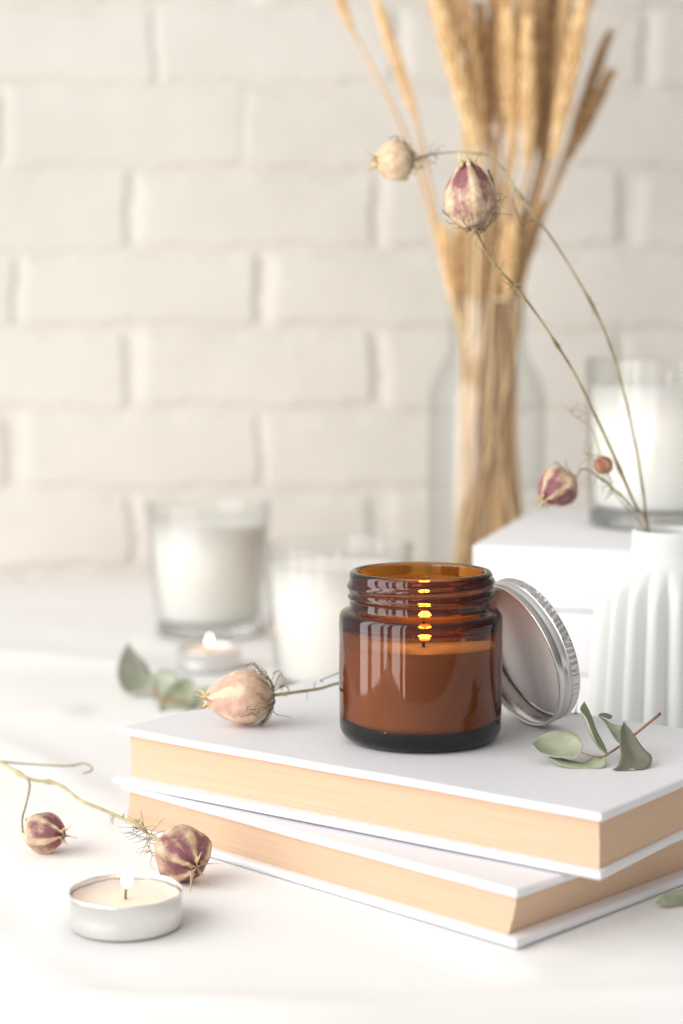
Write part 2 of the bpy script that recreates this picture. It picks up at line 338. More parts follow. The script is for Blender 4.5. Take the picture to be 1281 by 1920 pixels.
# ------------------------------------------------------------------ books
def rbox(x0, x1, y0, y1, z0, z1, r, seg=3):
    bm = bmesh.new(); bmesh.ops.create_cube(bm, size=1)
    for v in bm.verts: v.co = Vector(((x0+x1)/2+v.co.x*(x1-x0), (y0+y1)/2+v.co.y*(y1-y0), (z0+z1)/2+v.co.z*(z1-z0)))
    bmesh.ops.bevel(bm, geom=bm.edges[:], offset=r, segments=seg, affect='EDGES', profile=.5)
    V = [tuple(v.co) for v in bm.verts]; F = [tuple(v.index for v in f.verts) for f in bm.faces]
    bm.free(); return V, F
def board(L, W, t, z, seed, warp=.05, rz=0.0):
    # a cover board as a fine rounded slab with a slight warp: x -L..0, y 0..W
    nx, ny = 40, 26; r = t*.48; rg = random.Random(seed); ph = [rg.uniform(0, 6) for _ in range(4)]
    def prof(s, n, L_):      # positions along, denser at ends
        return [0, .04, .1, .18]+[.3+(L_-.6)*i/(n-8) for i in range(n-7)]+[L_-.18, L_-.1, L_-.04, L_]
    xs_ = prof(0, nx, L); ys_ = prof(0, ny, W); V = []; F = []; nX, nY = len(xs_), len(ys_)
    def edge(u, L_): d = min(u, L_-u); return 1 if d >= r else math.sqrt(max(0, 1-((r-d)/r)**2))
    for side in (1, -1):
        for j, y in enumerate(ys_):
            for i, x in enumerate(xs_):
                h = t/2*min(edge(x, L), edge(y, W))
                if side == 1 and W-2.0 > y > W-2.0: pass
                g = -.06*math.exp(-((y-(W-.9))/.22)**2)      # hinge groove beside the spine
                wv = warp*(math.sin(x*.33+ph[0])*.5+math.sin(y*.5+ph[1])*.4+.25*math.sin(x*.9+y*.4+ph[2]))
                V.append((x-L, y, z+wv+side*h+(g if side == 1 else 0)))
    N = nX*nY
    for j in range(nY-1):
        for i in range(nX-1):
            a = j*nX+i; F.append((a, a+1, a+nX+1, a+nX)); F.append((N+a, N+a+nX, N+a+nX+1, N+a+1))
    rim = [i for i in range(nX)]+[j*nX+nX-1 for j in range(1, nY)]+[(nY-1)*nX+i for i in range(nX-2, -1, -1)]+[j*nX for j in range(nY-2, 0, -1)]
    for k in range(len(rim)): a, b = rim[k], rim[(k+1) % len(rim)]; F.append((a, N+a, N+b, b))
    if rz:
        c, s = math.cos(rz), math.sin(rz); V = [(x*c-y*s, x*s+y*c, q) for x, y, q in V]
    return V, F
def page_block(L, W, z0, z1, ins, dxb, dyb, seed, bulge=.06):
    V = []; F = []; n = 18; nx, ny = 30, 18; rg = random.Random(seed)
    for k in range(n+1):
        t = k/n; z = z0+(z1-z0)*t
        sx_ = dxb*(1-t)**1.2; sy_ = dyb*(1-t)**1.2; c = bulge*math.sin(math.pi*t)
        x0, x1, y0, y1 = -L+ins+sx_, -ins*.7+sx_-c*.2, ins*.8+sy_+c, W-.15
        per = [(x0+(x1-x0)*i/nx, y0) for i in range(nx)]+[(x1, y0+(y1-y0)*i/ny) for i in range(ny)]+[(x1+(x0-x1)*i/nx, y1) for i in range(nx)]+[(x0, y1+(y0-y1)*i/ny) for i in range(ny)]
        for (x, y) in per: V.append((x+rg.uniform(-.008, .008), y+rg.uniform(-.008, .008), z))
    m = 2*(nx+ny)
    for k in range(n):
        for i in range(m): F.append((k*m+i, k*m+(i+1) % m, (k+1)*m+(i+1) % m, (k+1)*m+i))
    F.append(tuple(range(m))[::-1]); F.append(tuple(range(n*m, (n+1)*m)))
    return V, F
def book(name, label, loc, rotz, L, W, H, t=.31, ins=.42, dxb=0, dyb=0, seed=1, group=None, warp=.03, rlow=0.0):
    b = thing(name, label, 'book', loc, group, rotz)
    a = MB(); a.add(*board(L, W, t, H-t/2-warp*1.15, seed, warp)); a.build('cover_board', M['cover'], b, sharp=60)
    a = MB(); a.add(*board(L, W, t, t/2+.01+.008*1.15, seed+1, .008, rlow)); a.build('cover_board', M['cover'], b, sharp=60)
    a = MB(); a.add(*page_block(L, W, t*.8, H-t*.9-warp*1.1, ins, dxb, dyb, seed+2)); a.build('page_block', M['pages'], b, sharp=40)
    a = MB(); prof = []
    for i in range(13):
        an = math.pi*i/12; prof.append((W-.04+.28*math.sin(an), H/2-(H/2-.03)*math.cos(an)))
    inner = [(y-.09, H/2+(z-H/2)*.94) for y, z in prof]; ring = prof+inner[::-1]; n = len(ring)
    V = [(x, y, z) for x in (-L, 0) for y, z in ring]; F = [(i, (i+1) % n, n+(i+1) % n, n+i) for i in range(n)]+[tuple(range(n))[::-1], tuple(range(n, 2*n))]
    a.add(V, F); a.build('spine', M['cover'], b, sharp=50); return b
ZB1, ZT = 2.06, 4.40
book('hardback_book', 'lower white hardback with cream pages, lying on the cloth under another book', (5.75, 57.95, 0), R_(-44.3), 20.6, 14.0, ZB1-.01, ins=.3, dxb=-.45, dyb=.1, seed=3)
book('hardback_book', 'upper white hardback with cream pages that carries the open amber candle jar', (8.62, 58.80, ZB1), R_(-37.0), 22.2, 13.6, ZT-ZB1, ins=.42, dxb=.05, dyb=.0, seed=9, rlow=R_(.8))

# stack of three white books behind, spines toward the camera
c0 = onz(886, 1022, 9.5)
def spine_book(label, z, H, dx, rot, seed):
    b = thing('hardback_book', label, 'book', (c0.x+dx, c0.y, z), 'white books stacked behind the ribbed vase', rot)
    L, W, t = 23, 21, .28
    a = MB(); a.add(*rbox(0, L, .06, W, H-t, H, .09)); a.build('cover_board', M['cover'], b, sharp=60)
    a = MB(); a.add(*rbox(0, L, .06, W, 0, t, .09)); a.build('cover_board', M['cover'], b, sharp=60)
    a = MB(); a.add(*rbox(.3, L-.3, .4, W-.3, t-.02, H-t+.02, .02, 1)); a.build('page_block', M['pages'], b)
    a = MB(); a.add(*rbox(.04, L-.04, -.04, .25, .03, H-.03, .1)); a.build('spine', M['cover'], b, sharp=60)
    return b
spine_book('bottom book of the white stack behind the ribbed vase', 0, 3.05, .0, R_(-14), 1)
spine_book('middle book of the white stack behind the ribbed vase', 3.07, 3.2, .1, R_(-15), 2)
spine_book('top book of the white stack, under the large glass candle at right', 6.29, 3.21, 0, R_(-15), 3)

# ------------------------------------------------------------------ amber candle jar
JX, JY = 3.10, 70.25
def flame(name, parent, x, y, z, r, h, lean=0.0):
    a = MB(); prof = [(0, 0)]
    for i in range(1, 16):
        t = i/16; prof.append((r*(math.sin(math.pi*t**.62))**.85*(1-.15*t), h*t))
    prof.append((0, h)); V, F = lathe(prof, 24)
    V = [(x+p[0]+lean*(p[2]/h)**2, y+p[1], z+p[2]) for p in V]; a.add(V, F); return a.build(name, M['flame'], parent)
def flame_lamp(name, x, y, z, power, r=.25):
    l = bpy.data.lights.new(name, 'POINT'); l.energy = power; l.color = (1, .55, .22); l.shadow_soft_size = r*S
    o = bpy.data.objects.new(name, l); C.objects.link(o); o.location = (x*S, y*S, z*S); return o
def wick(parent, x, y, z, h, r=.045, bend=.1):
    a = MB(); a.add(*tube(spline([(x, y, z-.1), (x, y, z+h*.5), (x+bend*.3, y, z+h*.8), (x+bend, y, z+h)], 9), [r*(1-.25*i/8) for i in range(9)], 8))
    a.build('wick', M['wick'], parent)
jar = thing('candle_jar', 'open amber glass candle jar with a lit wick, standing on the upper book', 'candle', (JX, JY, ZT))
def thread(r, z, a):
    if r > 2.6 and 5.35 < z < 6.5:
        ph = (-a) % (2*math.pi)/(2*math.pi)      # 0 at right, going through the front
        b = 0
        for k in (0, 1):
            zc = 6.22-.42*(ph+k); am = .10
            if k == 1: am *= max(0, 1-ph/.30)
            if k == 0: am *= 1.0
            b = max(b, am*math.exp(-((z-zc)/.14)**2))
        b = max(b, .07*math.exp(-((z-5.62)/.07)**2)) if k else b
        r += b
    return r, z
prof = [(0, .16), (1.2, .15), (2.1, .10), (2.45, .02), (2.62, 0)]+arc(2.62, .56, .56, -80, 0, 8)+[(3.19, 1.2), (3.2, 2.4), (3.2, 3.8), (3.2, 4.6)]
prof += arc(2.86, 4.78, .34, 0, 78, 7)+[(2.84, 5.16), (2.80, 5.22)]
prof += [(2.80, z) for z in np.arange(5.30, 6.46, .035)]+arc(2.63, 6.46, .17, 5, 90, 5)+arc(2.60, 6.50, .13, 95, 180, 5)
prof += [(2.46, 6.2), (2.46, 5.2)]+[(2.50, 4.98), (2.62, 4.78), (2.80, 4.62), (2.91, 4.46), (2.955, 4.25), (2.96, 4.1), (2.96, 2.5), (2.96, 1.0)]+arc(2.56, .98, .40, 0, -80, 6)+[(2.2, .54), (1.0, .52), (0, .52)]
a = MB(); a.add(*lathe(prof, 144, thread)); jg = a.build('glass_body', M['amber'], jar)
a = MB(); wp = [(0, .53)]+[(1.0, .53), (2.3, .56)]+arc(2.55, .98, .385, -70, 0, 5)+[(2.945, 1.2), (2.945, 3.6), (2.945, 3.82), (2.90, 3.80), (2.6, 3.74), (1.4, 3.70), (.5, 3.66), (0, 3.65)]
a.add(*lathe(wp, 96)); a.build('wax', M['wax'], jar)
wick(jar, 0.12, 0, 3.65, .62, .06, .04)
flame('flame', jar, .16, 0, 4.18, .22, 1.0)
flame_lamp('flame_light', JX+.16, JY, ZT+4.9, .022)

# lid leaning on the jar
LN = Vector((-.8358, -.4668, -.2891)).normalized(); LC = Vector((6.88, 71.98, 7.29)); LR, LH = 3.02, 1.12
lid = thing('jar_lid', 'silver screw lid with a knurled edge, leaning against the amber jar', 'lid', (7.0, 72.3, ZT))
Fm = frame(LN)
def place_local(V, o, Fm_): return [Vector(o)+Fm_@Vector(p) for p in V]
def knurl(r, z, a):
    if r > LR-.16 and -LH+.16 < z < -LH+.46: r += .022*(1 if math.sin(a*75) > 0 else -1)
    return r, z
outer = [(0, -LH), (LR-.35, -LH), (LR-.16, -LH+.02), (LR-.05, -LH+.08), (LR-.01, -LH+.15), (LR-.01, -LH+.17), (LR-.01, -LH+.26), (LR-.01, -LH+.36), (LR-.01, -LH+.45), (LR-.01, -LH+.47),
         (LR-.05, -LH+.50), (LR-.06, -LH+.55), (LR+.0, -LH+.60), (LR+.0, -LH+.70), (LR-.07, -LH+.76), (LR-.07, -LH+.80), (LR+.0, -LH+.86), (LR+.0, -.10)]
lip = arc(LR-.05, -.05, .06, -20, 160, 5)
inner = [(LR-.12, -.12), (LR-.08, -.2), (LR-.16, -.32), (LR-.18, -.38), (LR-.07, -.48), (LR-.09, -LH+.45), (LR-.10, -LH+.12), (LR-.2, -LH+.06), (0, -LH+.06)]
a = MB(); V, F = lathe(outer+lip+inner, 300, knurl); a.add(place_local(V, LC, Fm), F); a.build('shell', M['alu'], lid, (7.0, 72.3, ZT), sharp=50)
a = MB(); V, F = lathe([(0, -LH+.07), (LR-.20, -LH+.07), (LR-.20, -LH+.14), (LR-.24, -LH+.15), (0, -LH+.15)], 96); a.add(place_local(V, LC, Fm), F); a.build('liner', M['liner'], lid, (7.0, 72.3, ZT), sharp=50)

# ------------------------------------------------------------------ tealights
def tealight(label, x, y, R=1.92, H=1.22, lit=True, name='tealight'):
    t = thing(name, label, 'candle', (x, y, 0), 'tealights on the cloth')
    a = MB(); pr = [(0, .03), (R-.2, .02), (R-.07, 0)]+arc(R-.07, .10, .07, -70, 0, 3)+[(R-.01, .5), (R, H-.12), (R+.02, H-.10), (R+.035, H-.05), (R+.02, H), (R-.005, H+.005), (R-.02, H-.02), (R-.03, H-.15), (R-.05, .12), (R-.2, .08), (0, .07)]
    a.add(*lathe(pr, 96, lambda r, z, an: (r*(1+.004*math.sin(3*an+1)+.002*math.sin(11*an)), z+(.014*math.sin(2*an)+.009*math.sin(9*an)+.006*math.sin(23*an) if z > H-.2 else 0)))); a.build('cup', M['cup'], t)
    a = MB(); rg = random.Random(3); zz = H-.22
    def wob(r, z, an): return (r, z+(.02*math.sin(7*an)+.012*math.sin(17*an) if r > R-.15 and z > .5 else 0))
    a.add(*lathe([(0, .09), (R-.09, .12), (R-.05, zz+.06), (R-.12, zz+.03), (R-.28, zz-.06), (R-.6, zz-.09), (.4, zz-.12), (0, zz-.12)], 96, wob)); a.build('wax', M['wax_tea'], t)
    wick(t, 0, 0, zz-.12, .46, .04, .08)
    flame('flame', t, .05, 0, zz-.12+.36, .20, .84)
    flame_lamp('flame_light', x+.05, y, zz+.75, .005)
p = onz(236.5, 1733, 0); tealight('lit tealight in a silver cup, in front on the white cloth', p.x, p.y)
p = onz(392, 1252, 0); tealight('blurred lit tealight in a silver cup in front of the tall glass candle', p.x, p.y)

# ------------------------------------------------------------------ glass candles
def glass_candle(label, c, rt, rb, H, zw, t=.22, base=.9):
    g = thing('glass_candle', label, 'candle', c, 'white wax candles in clear glasses')
    a = MB(); a.add(*lathe([(0, .12), (rb*.6, .08), (rb-.35, 0)]+arc(rb-.3, .3, .3, -80, 0, 5)+[(rb+(rt-rb)*.5, H*.5), (rt, H-.1), (rt-.03, H-.02), (rt-t*.5, H), (rt-t+.02, H-.03), (rt-t, H-.1), (rb+(rt-rb)*.5-t, H*.5), (rb-t, base+.3), (rb-t-.2, base+.06), (rb-t-.6, base), (0, base)], 80)); a.build('glass', M['thin_glass'], g)
    a = MB(); a.add(*lathe([(0, .14), (rb*.6, .10), (rb-.4, .05)]+arc(rb-.32, .32, .26, -80, 0, 4)+[(rb-.06, base*.7), (rb-.3, base*.95), (rb-.7, base*.98), (0, base*.98)], 80)); a.build('glass_base', M['glass'], g)
    rw = rb+(rt-rb)*zw/H-t-.02
    a = MB(); a.add(*lathe([(0, base+.02), (rb-t-.6, base+.03), (rb-t-.17, base+.12), (rb-t-.02, base+.35), (rb+(rt-rb)*.5-t-.02, H*.5), (rw, zw), (rw-.05, zw-.05), (rw-.3, zw-.1), (0, zw-.14)], 80)); a.build('wax', M['wax_white'], g)
    a = MB(); a.add(*tube(spline([(0, 0, zw-.2), (0, 0, zw+.3), (.05, 0, zw+.7)], 6), .07, 8)); a.build('wick', M['wax'], g)
p = onz(393, 1186, 0); glass_candle('white candle in a tapered clear glass at the far left', (p.x, p.y, 0), 4.25, 3.55, 8.9, 7.6)
p = onz(634, 1300, 0); glass_candle('white candle in a clear glass, partly hidden behind the amber jar', (p.x, p.y, 0), 4.2, 3.5, 8.6, 7.4)
p = onz(1250, 984, 9.5); glass_candle('large white candle in a clear glass standing on the stack of white books', (p.x, p.y, 9.5), 4.65, 4.35, 9.4, 7.9, base=1.0)

# ------------------------------------------------------------------ ribbed vase
VX, VY, VZ = 15.0, 82.0, 11.35
vase = thing('ribbed_vase', 'white pleated ceramic vase at the right edge holding dry stems', 'vase', (VX, VY, 0))
NR = 20
def ribs(r, z, a):
    if r < 1.0: return r, z
    k = min(1, max(0, (9.85-z)/1.3)); k = k*k*(3-2*k)
    if z < .3: k *= z/.3
    c = abs(math.cos(NR*a/2+.6)); return r*(1-.15*k*(1-c)**1.1+.02*k), z
pv = [(0, .05), (3.2, 0), (3.65, .08), (3.8, .3), (3.78, 1.5), (3.68, 3), (3.58, 4.5), (3.48, 6), (3.40, 7.2), (3.36, 7.8), (3.30, 8.3), (3.18, 8.75), (2.9, 9.12), (2.45, 9.5), (2.02, 9.82), (1.82, 10.1), (1.77, 10.5), (1.77, 11.2), (1.75, 11.3), (1.70, 11.35), (1.60, 11.35), (1.54, 11.3), (1.52, 11.1), (1.5, 9.8), (2.2, 8.8), (2.8, 7.6), (3.0, 5), (3.1, 1), (2.9, .4), (0, .35)]
pv2 = []
for i in range(len(pv)-1):
    (r0, z0), (r1, z1) = pv[i], pv[i+1]; n = max(1, int(math.hypot(r1-r0, z1-z0)/.3)) if i > 3 and i < 18 else 1
    for k in range(n): pv2.append((r0+(r1-r0)*k/n, z0+(z1-z0)*k/n))
pv2.append(pv[-1]); i_in = pv2.index((1.60, 11.35))
a = MB(); a.add(*lathe(pv2, NR*16, lambda r, z, an: ribs(r, z, an))); a.build('body', M['ceramic'], vase)

# ------------------------------------------------------------------ seed pods, stems
def pod(parent, off, center, d, length, dia, m, seed, roll=0.0, hornlen=.45, bracts=14, bl=1.0, taper=1.0, ribh=1.0, horn_out=.6, hug=1.0):
    rg = random.Random(seed); Fm_ = frame(d, roll); c = Vector(center)
    def W(p): return c+Fm_@Vector(p)
    nt_, na = 36, 90; V = []; A = []; F = []
    def rad(t): return dia/2*(max(0, math.sin(math.pi*(t**.85)))**.62)*(1-.12*(t-.5)*taper)
    for i in range(nt_+1):
        t = i/nt_
        for k in range(na):
            an = 2*math.pi*k/na; c5 = math.cos(5*an)
            r = rad(t)*(1+ribh*(.04*c5+.03*max(0, c5)**6))+.02
            ridge = max(0, c5+.22*math.sin(t*7+seed+an*2))**1.6; groove = max(0, -c5)**24*.8
            wob = 1+.03*math.sin(3*an+seed)+.012*math.sin(9*an+t*14+seed)
            z = (t-.5)*length+(.10*dia*c5*max(0, t-.8)/.2*.6)
            if t > .92: z -= .04
            V.append(W((r*wob*math.cos(an), r*wob*math.sin(an), z)))
            A.append(max(0, (1-1.2*ridge)-.35*groove)*(.10+.95*min(1, max(0, (t-.12)/.75))))
        
    for i in range(nt_):
        for k in range(na): F.append((i*na+k, i*na+(k+1) % na, (i+1)*na+(k+1) % na, (i+1)*na+k))
    F.append(tuple(range(na))[::-1]); F.append(tuple(range(nt_*na, (nt_+1)*na)))
    mb = MB(); mb.add(V, F, A); po = mb.build('seed_pod', m, parent, off, attr='purple')
    # horns: flattened tongues from the tip, one per rib
    for k in range(5):
        an = 2*math.pi*k/5; ca, sa = math.cos(an), math.sin(an); q = hornlen*rg.uniform(.8, 1.25); tw = rg.uniform(-.15, .15)
        r0 = rad(.86)*1.02
        pts = [(r0*ca, r0*sa, (.86-.5)*length), (rad(.95)*.9*ca, rad(.95)*.9*sa, .475*length), (.16*dia*ca, .16*dia*sa, .5*length+.12*q),
               ((.16*dia+horn_out*q*.6)*ca+tw*q*sa, (.16*dia+horn_out*q*.6)*sa-tw*q*ca, .5*length+.5*q), ((.16*dia+horn_out*q*1.1)*ca+2*tw*q*sa, (.16*dia+horn_out*q*1.1)*sa-2*tw*q*ca, .5*length+q*.85)]
        n = 12; pts = [W(p) for p in spline(pts, n)]
        mb = MB(); mb.add(*tube(pts, [.085*dia/2*(.35+1.0*math.sin(math.pi*min(1, (i+1.2)/8.5))**1.0 if i < 8 else .42-.08*(i-8)) for i in range(n)], 7, .45)); mb.build('horn', M['horn'], po, off)
    # thready bracts springing from the base
    if bracts:
        mb = MB()
        def fil(p0, d0, L, r, depth):
            pts = [Vector(p0)]; dd = Vector(d0).normalized(); n = 7
            for i in range(n):
                # keep outside of the pod, drift forward along it
                q = pts[-1]; t = q.z/length+.5; rr = math.hypot(q.x, q.y); want = (rad(min(.98, max(.02, t))) if 0 < t < 1 else 0)+.12*dia
                rv = Vector((q.x, q.y, 0)).normalized() if rr > 1e-4 else Vector((1, 0, 0))
                dd = (dd+Vector((0, 0, .22*hug))+rv*(.5 if rr < want else -.38*hug)+Vector((rg.gauss(0, .22), rg.gauss(0, .22), rg.gauss(0, .22)))).normalized()
                pts.append(q+dd*L/n)
            mb.add(*tube([W(p) for p in spline(pts, 10)], [r*(1-.07*i) for i in range(10)], 4))
            if depth:
                for _ in range(rg.randint(2, 3)):
                    k = rg.randint(2, n-1); dv = (pts[k]-pts[k-1]).normalized()+Vector((rg.gauss(0, .7), rg.gauss(0, .7), rg.gauss(0, .5)))
                    fil(pts[k], dv, L*rg.uniform(.3, .55), r*.75, depth-1)
        for b in range(bracts):
            an = 2*math.pi*(b+rg.random()*.7)/bracts
            fil((.06*dia*math.cos(an), .06*dia*math.sin(an), -.5*length-.03), (math.cos(an), math.sin(an), -.25+rg.random()*.4), bl*rg.uniform(.6, 1.15), .027, 2)
        mb.build('bract', M['fibre'], po, off)
    return po
def hairs(mb, P0, P1, n, L, rg, r=.018):
    for _ in range(n):
        t = rg.random(); p = Vector(P0).lerp(Vector(P1), t); d = Vector((rg.gauss(0, 1), rg.gauss(0, .6), rg.gauss(0, 1))).normalized(); pts = [p]
        for i in range(5): d = (d+Vector((rg.gauss(0, .35), rg.gauss(0, .35), rg.gauss(0, .35)))).normalized(); pts.append(pts[-1]+d*L/5*rg.uniform(.6, 1.2))
        mb.add(*tube(spline(pts, 7), [r*(1-.1*i) for i in range(7)], 4))
    if getattr(mb, 'split', None):
        mb.build('bract', M['fibre'], *mb.split); mb.v, mb.f, mb.a = [], [], []
def stem(parent, off, pts, r0, r1, m, name='stem', n=26, knots=()):
    Pn = spline(pts, n); mb = MB(); rr = [r0+(r1-r0)*i/(n-1) for i in range(n)]
    for k in knots: rr[k] *= 1.7
    mb.add(*tube(Pn, rr, 7)); return mb.build(name, m, parent, off), Pn

# sprig lying on the upper book
rg = random.Random(5)
o_ = onz(455, 1352, ZT); s1 = thing('seed_pod_sprig', 'plump pale pink seed pod lying on the upper book beside the amber jar', 'dried flower', o_)
pc = onz(449, 1308, ZT+1.12); pd = (-1, -.10, -.05)
pod(s1, o_, pc, pd, 2.75, 2.16, M['pod_pale'], 21, roll=.45, hornlen=.5, bracts=17, bl=1.55, horn_out=.25, taper=1.0, ribh=.45)
b0 = pc-Vector(pd).normalized()*1.35
_, Pn = stem(s1, o_, [b0, ony(560, 1297, 73.4), ony(600, 1291, 74.4), ony(634, 1281, 75.6), ony(680, 1276, 77.2), ony(715, 1278, 78.3)], .075, .05, M['stem_pale'])
mb = MB(); hairs(mb, ony(575, 1294, 73.8), ony(600, 1292, 74.4), 3, .6, rg)
mb.add(*tube(spline([ony(634, 1262, 75.6), ony(615, 1270, 75.2), ony(600, 1276, 74.8), ony(606, 1278, 74.9)], 10), .025, 5)); mb.add(*tube(spline([ony(634, 1262, 75.6), ony(660, 1262, 76.5), ony(690, 1276, 77.6)], 8), .03, 5))
mb.build('tendril', M['stem'], s1, o_)

# sprig on the cloth with two pods
o_ = onz(190, 1530, 0); s2 = thing('seed_pod_sprig', 'branching sprig with two purple seed pods lying on the cloth at the left edge', 'dried flower', o_)
c2 = onz(345, 1603, 1.02); d2 = (.50, -.84, -.17)
pod(s2, o_, c2, d2, 2.15, 2.08, M['pod'], 33, roll=.3, hornlen=.42, bracts=0, horn_out=.85)
c1 = onz(86, 1561, .80); d1 = (.86, -.48, .02)
pod(s2, o_, c1, d1, 1.75, 1.55, M['pod'], 41, roll=.9, hornlen=.36, bracts=3, bl=.6, horn_out=.6)
main = [onz(-160, 1395, 1.6), onz(-60, 1412, 1.5), onz(0, 1429, 1.4), onz(52, 1459, 1.35), onz(108, 1470, 1.25), onz(150, 1500, 1.2), onz(195, 1519, 1.1), onz(240, 1540, 1.05), onz(296, 1575, 1.05)]
stem(s2, o_, main, .085, .06, M['stem_pale'], n=40, knots=(13, 18))
stem(s2, o_, [onz(52, 1459, 1.35), onz(56, 1474, 1.3), onz(50, 1505, 1.1), onz(42, 1535, .9), onz(43, 1560, .8)], .045, .035, M['stem'], 'side_stem', 16)
stem(s2, o_, [onz(0, 1428, 1.4), onz(60, 1433, 1.3), onz(130, 1436, 1.2), onz(155, 1431, 1.2), onz(172, 1438, 1.2), onz(170, 1446, 1.2), onz(156, 1450, 1.2)], .045, .03, M['stem'], 'side_stem', 26)
mb = MB(); mb.split = (s2, o_); hairs(mb, onz(200, 1520, 1.1), onz(245, 1540, 1.05), 8, .5, rg, .02); hairs(mb, onz(250, 1545, 1.05), onz(292, 1572, 1.05), 26, 1.0, rg, .02); hairs(mb, onz(282, 1585, .7), onz(285, 1605, .6), 6, .9, rg, .018)

# three sprigs standing in the ribbed vase
vin = Vector((VX-.35, VY-.2, 5.0)); neck = ony(1216, 998, VY-.9)
o_ = (VX, VY, 5.0)
s3 = thing('seed_pod_sprig', 'tall dry stem with an upright purple striped seed pod in front of the wheat', 'dried flower', o_)
c3 = ony(881, 366, 76.5); pod(s3, o_, c3, (-.10, -.12, 1), 2.75, 2.16, M['pod'], 55, roll=.52, hornlen=.42, bracts=13, bl=1.25, horn_out=.25)
_, Pn = stem(s3, o_, [vin, neck, ony(1190, 945, 80.8), ony(1140, 830, 80), ony(1085, 715, 79), ony(1045, 648, 78.4), ony(985, 560, 77.7), ony(925, 492, 77), ony(893, 436, 76.6)], .075, .045, M['stem'], n=44, knots=(14, 27, 33))
mb = MB(); mb.split = (s3, o_); hairs(mb, ony(945, 520, 77.2), ony(905, 470, 76.8), 9, .9, rg); hairs(mb, ony(962, 535, 77.3), ony(958, 540, 77.3), 4, .6, rg, .03); hairs(mb, ony(1050, 655, 78.4), ony(1046, 650, 78.4), 2, .6, rg)
hairs(mb, ony(928, 400, 76.4), ony(925, 335, 76.4), 20, .75, rg, .03); hairs(mb, ony(870, 432, 76.2), ony(915, 430, 76.2), 14, .55, rg, .035)
mb2 = MB(); mb2.add(*tube(spline([ony(897, 437, 76.6), ony(925, 415, 76.4), ony(931, 380, 76.4), ony(925, 345, 76.4), ony(915, 318, 76.5)], 12), .05, 5)); mb2.build('tendril', M['fibre'], s3, o_)
s4 = thing('seed_pod_sprig', 'arching dry stem with a round cream seed pod at its tip, reaching furthest left', 'dried flower', o_)
c4 = ony(737, 303, 83.5); pod(s4, o_, c4, (-1, -.35, -.08), 1.85, 1.75, M['pod_cream'], 61, roll=.2, hornlen=.4, bracts=16, bl=1.15, horn_out=.5)
stem(s4, o_, [vin+Vector((.3, .3, 0)), neck+Vector((.02, .3, 0)), ony(1207, 930, 81.8), ony(1190, 825, 82), ony(1160, 700, 82), ony(1122, 595, 82), ony(1050, 470, 82), ony(985, 380, 82.3), ony(930, 302, 82.8), ony(880, 286, 83.2), ony(820, 288, 83.4), ony(775, 300, 83.5)], .065, .04, M['stem'], n=52, knots=(24, 33))
mb = MB(); mb.split = (s4, o_); hairs(mb, ony(820, 288, 83.4), ony(775, 295, 83.5), 22, .85, rg); hairs(mb, ony(1110, 570, 82), ony(1105, 560, 82), 4, .7, rg); hairs(mb, ony(985, 378, 82.3), ony(965, 360, 82.3), 8, .7, rg); hairs(mb, ony(900, 290, 83), ony(905, 290, 83), 4, .5, rg)
mb2 = MB(); mb2.add(*tube(spline([ony(1015, 425, 82.2), ony(1000, 412, 81.6), ony(978, 425, 81.4), ony(968, 395, 81.3), ony(962, 370, 81.5)], 12), .03, 5)); mb2.build('tendril', M['fibre'], s4, o_)
s5 = thing('seed_pod_sprig', 'short drooping sprig with a purple and cream seed pod and a tiny brown one', 'dried flower', o_)
c5 = ony(1044, 916, 79.5); pod(s5, o_, c5, (-.62, -.45, -.52), 1.85, 1.78, M['pod'], 77, roll=.25, hornlen=.5, bracts=5, bl=1.1, horn_out=.4)
c6 = ony(1131, 871, 80); pod(s5, o_, c6, (-.5, -.2, .7), .85, .78, M['pod_brown'], 83, roll=.1, hornlen=.15, bracts=4, bl=.4, horn_out=.1)
stem(s5, o_, [vin+Vector((-.1, -.2, 0)), neck+Vector((-.02, -.2, 0)), ony(1188, 955, 80.8), ony(1160, 925, 80.5), ony(1130, 900, 80.2), ony(1105, 882, 80), ony(1090, 880, 79.8), ony(1084, 890, 79.7)], .05, .03, M['stem'], n=30, knots=(12, 17))
stem(s5, o_, [ony(1146, 913, 80.3), ony(1144, 900, 80.2), ony(1138, 886, 80)], .03, .025, M['stem'], 'side_stem', 8)
stem(s5, o_, [neck+Vector((-.05, -.1, 0)), ony(1185, 962, 81.2), ony(1160, 935, 81.2), ony(1140, 905, 81.4), ony(1120, 870, 81.6), ony(1100, 852, 81.8)], .028, .02, M['stem'], 'side_stem', 16)
stem(s5, o_, [ony(1128, 880, 81.4), ony(1122, 840, 81.8), ony(1108, 800, 82.2), ony(1085, 785, 82.5), ony(1068, 770, 82.8), ony(1058, 762, 83)], .03, .02, M['stem'], 'side_stem', 14)
mb = MB(); mb.split = (s5, o_); hairs(mb, ony(1190, 955, 80.8), ony(1110, 885, 80), 26, .8, rg, .017); hairs(mb, ony(1115, 865, 81), ony(1095, 850, 81), 8, .9, rg); hairs(mb, ony(1100, 795, 82), ony(1065, 768, 82), 8, .8, rg, .018)

